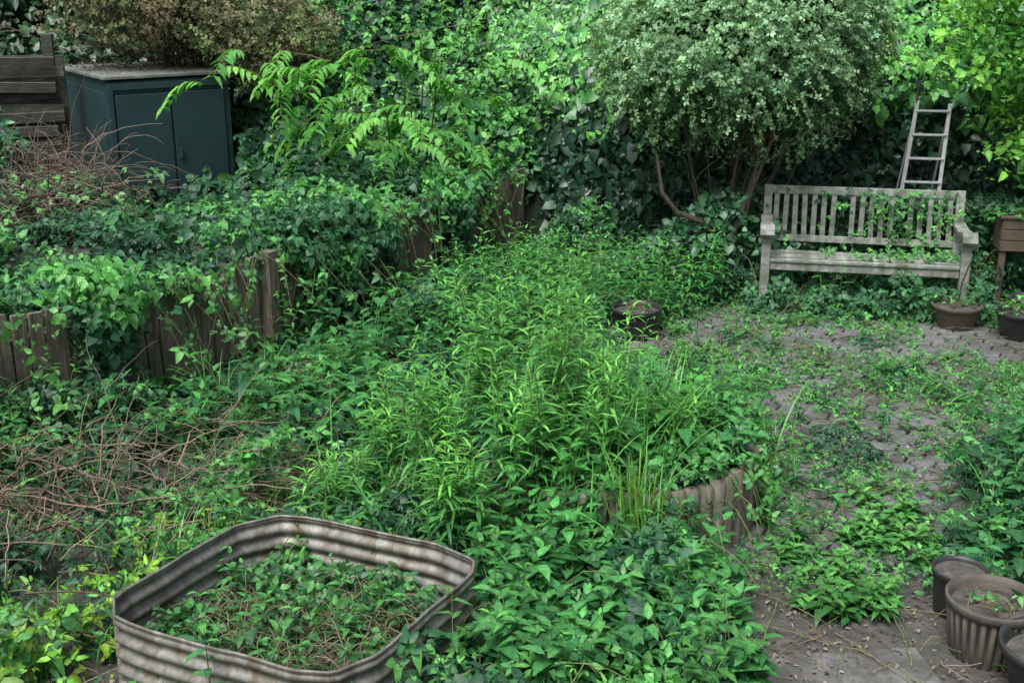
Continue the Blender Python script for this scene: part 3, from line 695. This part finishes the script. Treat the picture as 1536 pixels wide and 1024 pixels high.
upright(A,x,y,z0,cap(x,y,z0,R.uniform(.25,.72,n)*(.70+.30*dc(x,y))*hm),20,.085,.20,(.028,.13,.05),(.11,.36,.075),.14)
x,y=scatter(160,(-.2,1.2),(4.2,5.8),nofr);n=len(x);z0=np.where(inpoly(x,y,lpr),.25,H(x,y))
upright(A,x,y,z0,cap(x,y,z0,R.uniform(.15,.45,n)),10,.085,.55,(.035,.15,.05),(.08,.29,.06),.25,'ovate')
# tall clumps that stand clear of the rest
for (px,py,h0,k) in [(-.34,4.95,.92,16),(-.10,5.20,1.10,18),(.20,5.05,1.08,18),(.44,5.15,1.00,14),(.05,4.70,.92,14),(.38,4.70,.90,12),(-.58,5.15,.70,12),(.64,4.98,.84,10),(-.25,4.50,.66,12),(.20,5.55,1.04,12),(.78,5.12,.66,8),(-.78,4.8,.5,10)]:
    x=px+R.normal(size=k)*.06;y=py+R.normal(size=k)*.06;n=k;z0=np.where(inpoly(x,y,lpr),.2,H(x,y))
    upright(A,x,y,z0,(h0-z0)*R.uniform(.6,1.05,n),34,.082,.17,(.03,.15,.05),(.20,.52,.09),.09)
A.build('tall_willowherb',M_leaf)
A=Acc()
x,y=scatter(3000,(-1.1,1.5),(4.1,6.4),lambda x,y:dc(x,y)*nofr(x,y)*(fbm(x*4,y*4,0,147)>.47));n=len(x);z0=np.where(inpoly(x,y,lpr),.25,H(x,y))
grass(A,x,y,z0,cap(x,y,z0,R.uniform(.2,.66,n)),.0045,colmix(n,(.06,.24,.055),(.18,.48,.09),.3),.5)
gxs,gys=scatter(1000,(-2.2,4),(3.4,9.3),lambda x,y:(x>fx(y)+.3)*(~inpoly(x,y,pr))*(pathd(x,y)>.85)*.45*infr(x,y)*clearpot(x,y)*nofr(x,y)+.07*(y>6.5)*(x>.9))
k=R.integers(6,26,len(gxs));x=np.repeat(gxs,k);y=np.repeat(gys,k);x=x+R.normal(size=len(x))*.035;y=y+R.normal(size=len(y))*.035;n=len(x)
hk=np.repeat(R.uniform(.1,.34,len(gxs)),k)*np.where(pathd(x,y)<1.2,.5,1)
grass(A,x,y,H(x,y),hk*R.uniform(.6,1.1,n),.0035,colmix(n,(.05,.19,.05),(.14,.40,.07),.3),.7)
m=16;x=.52+R.normal(size=m)*.045;y=4.44+R.normal(size=m)*.045
sx=np.linspace(0,1,6);hh=R.uniform(.3,.6,m)
P=np.stack([x[:,None]+R.normal(size=(m,1))*.06*sx,y[:,None]+R.normal(size=(m,1))*.05*sx,hh[:,None]*sx],-1);tubes(A,P,.004,colmix(m,(.14,.34,.06),(.24,.42,.08)),4)
x=np.repeat(x,3);y=np.repeat(y,3);grass(A,x,y,H(x,y)+.05,R.uniform(.25,.6,len(x)),.0045,colmix(len(x),(.08,.29,.06),(.18,.42,.08),.3),.4)
A.build('tall_grass',M_leaf)
A=Acc()
x,y=scatter(2600,(-2.6,4.2),(3.3,9.6),lambda x,y:dens(x,y)*.75*(fbm(x*1.7,y*1.7,0,141)>.42)*np.where(pathd(x,y)<1.4,.2,1)*np.where((x>1)&(y<4.6),.3,1)*(nearf(x,y)<.4)*nofr(x,y)*(exposed(x,y)<.5));n=len(x)
upright(A,x,y,H(x,y),R.uniform(.12,.48,n),12,.068,.36,(.03,.13,.05),(.12,.37,.07),.3,'lance')
x,y=scatter(480,(-.5,1.6),(6.8,9.0),lambda x,y:(pathd(x,y)>1.)*clearpot(x,y)*(nearf(x,y)<.3)*np.where((x>.3)&(y<7.8),.25,1));n=len(x)
upright(A,x,y,H(x,y),R.uniform(.2,.60,n),16,.07,.3,(.035,.16,.055),(.14,.41,.08),.2,'lance')
x,y=scatter(1900,(.2,3.8),(6.0,9.2),lambda x,y:(dens(x,y)*.45+.09)*clearpot(x,y));n=len(x)
upright(A,x,y,H(x,y),R.uniform(.04,.19,n),12,.055,.28,(.035,.16,.05),(.15,.42,.08),.4,'lance')
x,y=scatter(380,(-2.6,.4),(5.6,9.3),lambda x,y:(x>fx(y)+.45)*(nearf(x,y)<.4)*(exposed(x,y)<.4)*1.);n=len(x)
upright(A,x,y,H(x,y),R.uniform(.2,.5,n),11,.09,.5,(.03,.14,.05),(.09,.30,.065),.25,'ovate')
A.build('mixed_weeds',M_leaf)
A=Acc()
x,y=scatter(620,(1.8,3.2),(4.2,6.4),lambda x,y:(pathd(x,y)>1.5)*infr(x,y)*(.3+.7*(fbm(x*3,y*3,0,148)>.45)));n=len(x)
upright(A,x,y,H(x,y),R.uniform(.10,.44,n),11,.08,.60,(.03,.12,.055),(.08,.26,.075),.3,'ovate',.4)
x,y=scatter(300,(1.15,1.85),(4.1,5.3),lambda x,y:(fbm(x*5,y*5,0,149)>.46)*(~((x>1.55)&(y<4.4)))*1.);n=len(x);upright(A,x,y,H(x,y),R.uniform(.03,.15,n),10,.055,.5,(.045,.17,.05),(.13,.37,.075),.6,'ovate',.4)
# low palmate creeper in the foreground, right of the steel bed
x,y=scatter(240,(-.05,.85),(3.5,4.4));n=len(x);upright(A,x,y,H(x,y),R.uniform(.10,.34,n),9,.085,.5,(.035,.15,.055),(.09,.31,.075),.3,'ovate',.35)
A.build('broadleaf_weeds',M_leaf)

A=Acc();x,y=scatter(4200,(-.3,1.35),(4.2,6.0),lambda x,y:inpoly(x,y,lpr*1.0)*1.);n=len(x);z=.34+R.random(n)*.15*(.4+1.0*fbm(x*4,y*4,0,151));c=colmix(n,MD,BR,.3,fbm(x*3,y*3,0,152)*1.8-.5)
P=np.stack([x+ (R.random(n)-.3)*.04,y,z],-1);palmate(A,P,np.tile([[0,-.3,1.]],(n,1)),.052,3,c,.6,.3,None,.5)
m=60;ii=R.integers(10,24,m)%len(lpr);sx=np.linspace(0,1,6);ddx=norm(lpr[ii]-lpr.mean(0))
P=np.stack([lpr[ii,0][:,None]+ddx[:,0:1]*(.02+.10*sx),lpr[ii,1][:,None]+ddx[:,1:]*(.02+.10*sx),.38-.32*(sx**1.4)[None]*R.uniform(.2,.9,(m,1))],-1);tubes(A,P,.002,colmix(m,(.1,.14,.05),(.12,.18,.06)))
for i in range(1,6):
    kk=R.random(m)<.55;palmate(A,P[kk,i],np.tile([[.3,-.7,.5]],(kk.sum(),1)),.045,3,colmix(kk.sum(),MD,BR,.3),.6,.3)
A.build('planter_foliage',M_leaf)
A=Acc();x,y=scatter(3000,(-1.4,-.1),(3.2,4.35),lambda x,y:inpoly(x,y,cen+(pr-cen)*.92)*(.05+.95*(fbm(x*5,y*5,0,161)+.2*sstep(3.6,4.1,y)>.63)));n=len(x);z=bedz(x,y)+.02+R.random(n)*.13
c=colmix(n,(.030,.11,.05),(.08,.25,.065),.4)
palmate(A,np.stack([x,y,z],-1),np.tile([[0,-.2,1.]],(n,1)),.042,3,c,.6,.3,None,.7)
m=460;s=np.linspace(0,1,8);x,y=scatter(m,(-1.3,-.25),(3.35,4.2));m=len(x);a=R.uniform(0,6.28,m)
P=np.stack([x[:,None]+np.cos(a)[:,None]*.28*(s-.5),y[:,None]+np.sin(a)[:,None]*.22*(s-.5),.14+.09*np.sin(s*3.14)[None]*R.uniform(.3,1.6,(m,1))+0*x[:,None]],-1);P+=R.normal(size=P.shape)*.003
P[...,:2]=cen+(P[...,:2]-cen)*.86;k=inpoly(P[:,0,0],P[:,0,1],cen+(pr-cen)*.95)&inpoly(P[:,-1,0],P[:,-1,1],cen+(pr-cen)*.95);P=P[k];tubes(A,P,.002,colmix(len(P),(.26,.21,.15),(.16,.21,.09)))
x,y=scatter(44,(-1.2,-.3),(3.5,4.15),lambda x,y:inpoly(x,y,cen+(pr-cen)*.9)*1.);n=len(x);upright(A,x,y,np.full(n,.12),R.uniform(.08,.24,n),8,.055,.45,(.035,.14,.05),(.10,.32,.07),.3,'ovate')
A.build('raised_bed_creeper',M_leaf)

A=Acc()
for (px,py,pz,k,sp_) in [(1.785,3.93,.19,12,.08),(3.07,7.95,.18,18,.1),(.84,7.75,.20,20,.10),(3.42,7.72,.2,50,.12),(3.75,8.6,.66,160,.16)]:
    x=px+R.normal(size=k)*sp_*.7;y=py+R.normal(size=k)*sp_*.7;palmate(A,np.stack([x,y,pz+R.random(k)*.08],-1),np.tile([[0,0,1.]],(k,1)),.04,3,colmix(k,MD,BR,.3))
    s=np.linspace(0,1,5);m=14;a=R.uniform(0,6.28,m);rr_=R.uniform(.02,.1,m)
    tubes(A,np.stack([px+np.cos(a)[:,None]*rr_[:,None]+(s[None]-.5)*.12*np.sin(a)[:,None],py+np.sin(a)[:,None]*rr_[:,None]-(s[None]-.5)*.12*np.cos(a)[:,None],pz+.01+.03*np.sin(s*3.1)[None]+0*a[:,None]],-1),.002,colmix(m,(.16,.12,.08),(.26,.2,.14)))
P=np.array([[[3.07,7.95,.15],[3.08,7.93,.35],[3.11,7.90,.5]]]);tubes(A,P,.006,np.array([[.1,.08,.06]]),5)
def bp_(lx,ly,lz):return np.stack([BX+lx*math.cos(BA)-ly*math.sin(BA),BY+lx*math.sin(BA)+ly*math.cos(BA),lz-.04],-1)
k=900;lx_=R.random(k)*1.4;w_=(lx_>.75)*.6+.22*(fbm(lx_*4,0*lx_,0,9)>.5)+.08;kk=R.random(k)<w_;lx_=lx_[kk];k=len(lx_)
lyy=R.uniform(.05,.5,k);lyy=np.where(R.random(k)<.6,R.uniform(.4,.5,k),lyy);zz=np.where(lyy>.36,R.uniform(.45,.88,k),R.uniform(.44,.48,k))
palmate(A,bp_(lx_,lyy,zz),np.tile([[0,-.7,.8]],(k,1)),.042,3,colmix(k,DK,BR,.3),.6,.3)
k=1900;lx_=R.random(k)*1.7-.1;zz=R.uniform(.02,.42,k)*(.35+.7*vnoise(lx_*6,0*lx_))
palmate(A,bp_(lx_,R.uniform(-.2,.35,k),zz+.03),np.tile([[0,-.5,.8]],(k,1)),.05,3,colmix(k,DK,MD,.3),.6,.3)
k=3800;lx_=R.uniform(-.3,1.9,k);palmate(A,bp_(lx_,R.uniform(.56,.8,k),R.random(k)*.80),np.tile([[0,-.8,.6]],(k,1)),.065,2,colmix(k,(.018,.06,.03),(.045,.15,.055),.3),.75,.3,None,.4,'heart')
A.build('creeper_foliage',M_leaf)

A=Acc();n=7500;x=R.uniform(-5.0,-3.6,n);z=R.uniform(.4,1.45,n);k=(x<-3.95+.7*(fbm(z*2,x*2,0,171)-.5)-(z-.4)*.22)|(z<.5);x=x[k];z=z[k];n=len(x);y=9.75+(R.random(n)-.5)*.5
palmate(A,np.stack([x,y,z],-1),np.tile([[.1,-.7,.7]],(n,1)),.07,3,colmix(n,DK,MD,.35),.6,.3)
n=420;x=-3.7+R.normal(size=n)*.35;y=9.2+R.normal(size=n)*.3;palmate(A,np.stack([x,y,.5+R.random(n)*.35],-1),np.tile([[.1,-.5,.8]],(n,1)),.06,3,colmix(n,DK,BR,.35),.6,.3)
A.build('ivy_clump',M_gloss)

# dead twigs ---------------------------------------------------------
def twigs(A,c,spread,n,L,r,c1,c2,up=.3,z0=None):
    s=np.linspace(0,1,9);B=np.array(c)+R.normal(size=(n,3))*np.array(spread);D=rdir(n)*np.array([[1,.8,.45]]);D[:,2]=np.abs(D[:,2])*up*2.;D=norm(D);K=R.normal(size=(n,3))*.35
    l=L*R.uniform(.5,1.3,n)
    P=B[:,None]+D[:,None]*(s[None]*l[:,None])[...,None]+K[:,None]*((s**2)[None]*l[:,None])[...,None]*.6
    P[...,2]-=(s**2)[None]*l[:,None]*.35
    P+=R.normal(size=P.shape)*.005
    P[...,2]=np.maximum(P[...,2],H(P[...,0],P[...,1])+.01)
    tubes(A,P,(np.linspace(r,r*.35,9))[None]*R.uniform(.5,1.3,(n,1)),colmix(n,c1,c2,.3))
A=Acc()
twigs(A,(-3.65,9.45,.66),(.33,.3,.18),380,.6,.0055,(.07,.055,.043),(.23,.185,.15),1.1)
twigs(A,(-3.9,9.0,.62),(.4,.35,.12),300,.6,.006,(.06,.047,.038),(.20,.16,.13),.6)
A.build('brushwood_pile',M_dry)
A=Acc()
twigs(A,(-2.05,4.85,.17),(.42,.35,.08),340,.5,.005,(.08,.06,.045),(.24,.19,.145),.6)
twigs(A,(-1.3,5.3,.12),(.6,.4,.06),180,.5,.004,(.08,.06,.045),(.22,.175,.13),.5)
A.build('dead_bramble_stems',M_dry)
A=Acc()
x,y=scatter(1200,(-2.6,3.4),(3.3,9),lambda x,y:(x>fx(y)+.1)*(~inpoly(x,y,pr))*.8*infr(x,y));n=len(x)
s=np.linspace(0,1,8);a=R.uniform(0,6.28,n);l=R.uniform(.15,.6,n)
P=np.stack([x[:,None]+np.cos(a)[:,None]*l[:,None]*s,y[:,None]+np.sin(a)[:,None]*l[:,None]*s,H(x,y)[:,None]+.02+(Mg(x,y)*R.uniform(.2,1.5,n))[:,None]*np.sin(s*2.6)[None]],-1);P+=R.normal(size=P.shape)*.004
tubes(A,P,.0022,colmix(n,(.18,.14,.09),(.14,.19,.07),.2));A.build('trailing_stems',M_dry)

# litter -------------------------------------------------------------
A=Acc()
x,y=scatter(46000,(-2.8,4.2),(3.0,9.2),lambda x,y:(x>fx(y)+.05)*(~inpoly(x,y,pr))*infr(x,y)*np.where((y>6)&(x>.6),.18,.85)*(.2+.8*(fbm(x*3,y*3,0,181)>.45))*np.where(pathd(x,y)<1.3,1,.6));n=len(x)
P=np.stack([x,y,np.maximum(H(x,y),np.where((x>.5)&(y>4.6)&(x<4.3),.026,.017*((x>.9)&(x<1.6)&(y<3.95)&(y>2.6))))+.004+R.random(n)*.008],-1)
leaves(A,P,rdir(n)*np.array([[1,1,.15]]),np.tile([[0,0,1.]],(n,1))+R.normal(size=(n,3))*.3,R.uniform(.005,.028,n),R.uniform(.3,.7,n),colmix(n,(.04,.036,.031),(.24,.215,.18),.3),.3,.3)
x,y=scatter(2600,(-1.4,-.1),(3.2,4.35),lambda x,y:inpoly(x,y,cen+(pr-cen)*.93)*1.);n=len(x)
leaves(A,np.stack([x,y,bedz(x,y)+.01+R.random(n)*.02],-1),rdir(n)*np.array([[1,1,.2]]),rdir(n,2),R.uniform(.008,.035,n),.5,colmix(n,(.04,.03,.022),(.22,.17,.12),.3))
n=500;lx_=R.random(n)*1.0;ly_=R.random(n)**.7*1.5;a=math.radians(33)
leaves(A,np.stack([-3.36+lx_*math.cos(a)-ly_*math.sin(a),10.1+lx_*math.sin(a)+ly_*math.cos(a),np.full(n,1.512)+.0*lx_],-1),rdir(n)*np.array([[1,1,.2]]),rdir(n,2),R.uniform(.015,.04,n),.5,colmix(n,(.06,.045,.03),(.3,.23,.16),.3))
A.build('leaf_litter',M_dry)
A=Acc();x,y=scatter(1300,(-2,3.6),(3.1,8.6),lambda x,y:(x>fx(y)+.1)*infr(x,y)*(~inpoly(x,y,pr))*.7);n=len(x);s=np.linspace(-.5,.5,4);a=R.uniform(0,6.28,n);l=R.uniform(.03,.14,n)
P=np.stack([x[:,None]+np.cos(a)[:,None]*l[:,None]*s,y[:,None]+np.sin(a)[:,None]*l[:,None]*s+R.normal(size=(n,4))*.004,np.maximum(H(x,y),.026)[:,None]+.008+0*s],-1);tubes(A,P,.002,colmix(n,(.10,.08,.055),(.30,.24,.18),.2));A.build('fallen_twigs',M_dry)

# ------------------------------------------------------------------ light, world, camera
w=bpy.data.worlds.new('World');scene.world=w;w.use_nodes=True;nt=w.node_tree;bg=nt.nodes['Background']
EL=62;AZ=-150
sk=nt.nodes.new('ShaderNodeTexSky');sk.sky_type='NISHITA';sk.sun_disc=False;sk.sun_elevation=math.radians(EL);sk.sun_rotation=math.radians(AZ);sk.air_density=1.0;sk.dust_density=5;sk.ozone_density=1
hs=nt.nodes.new('ShaderNodeHueSaturation');hs.inputs['Saturation'].default_value=.65;nt.links.new(sk.outputs[0],hs.inputs['Color'])
nt.links.new(hs.outputs[0],bg.inputs[0]);bg.inputs[1].default_value=.15
ls=bpy.data.lights.new('sun','SUN');ls.energy=4.4;ls.angle=math.radians(32);ls.color=(1,.995,.97);so=bpy.data.objects.new('sun',ls);scene.collection.objects.link(so)
el=math.radians(EL);az=math.radians(AZ);dv=Vector((math.sin(az)*math.cos(el),math.cos(az)*math.cos(el),math.sin(el)));so.rotation_euler=dv.to_track_quat('Z','Y').to_euler();so.location=dv*20
cam=bpy.data.cameras.new('camera');co=bpy.data.objects.new('camera',cam);scene.collection.objects.link(co);co.location=(0,0,2.5);co.rotation_euler=(math.radians(72),0,0);cam.lens=42.19;cam.sensor_width=36;cam.clip_end=300;scene.camera=co
scene.view_settings.view_transform='Standard';scene.view_settings.look='None';scene.view_settings.exposure=0
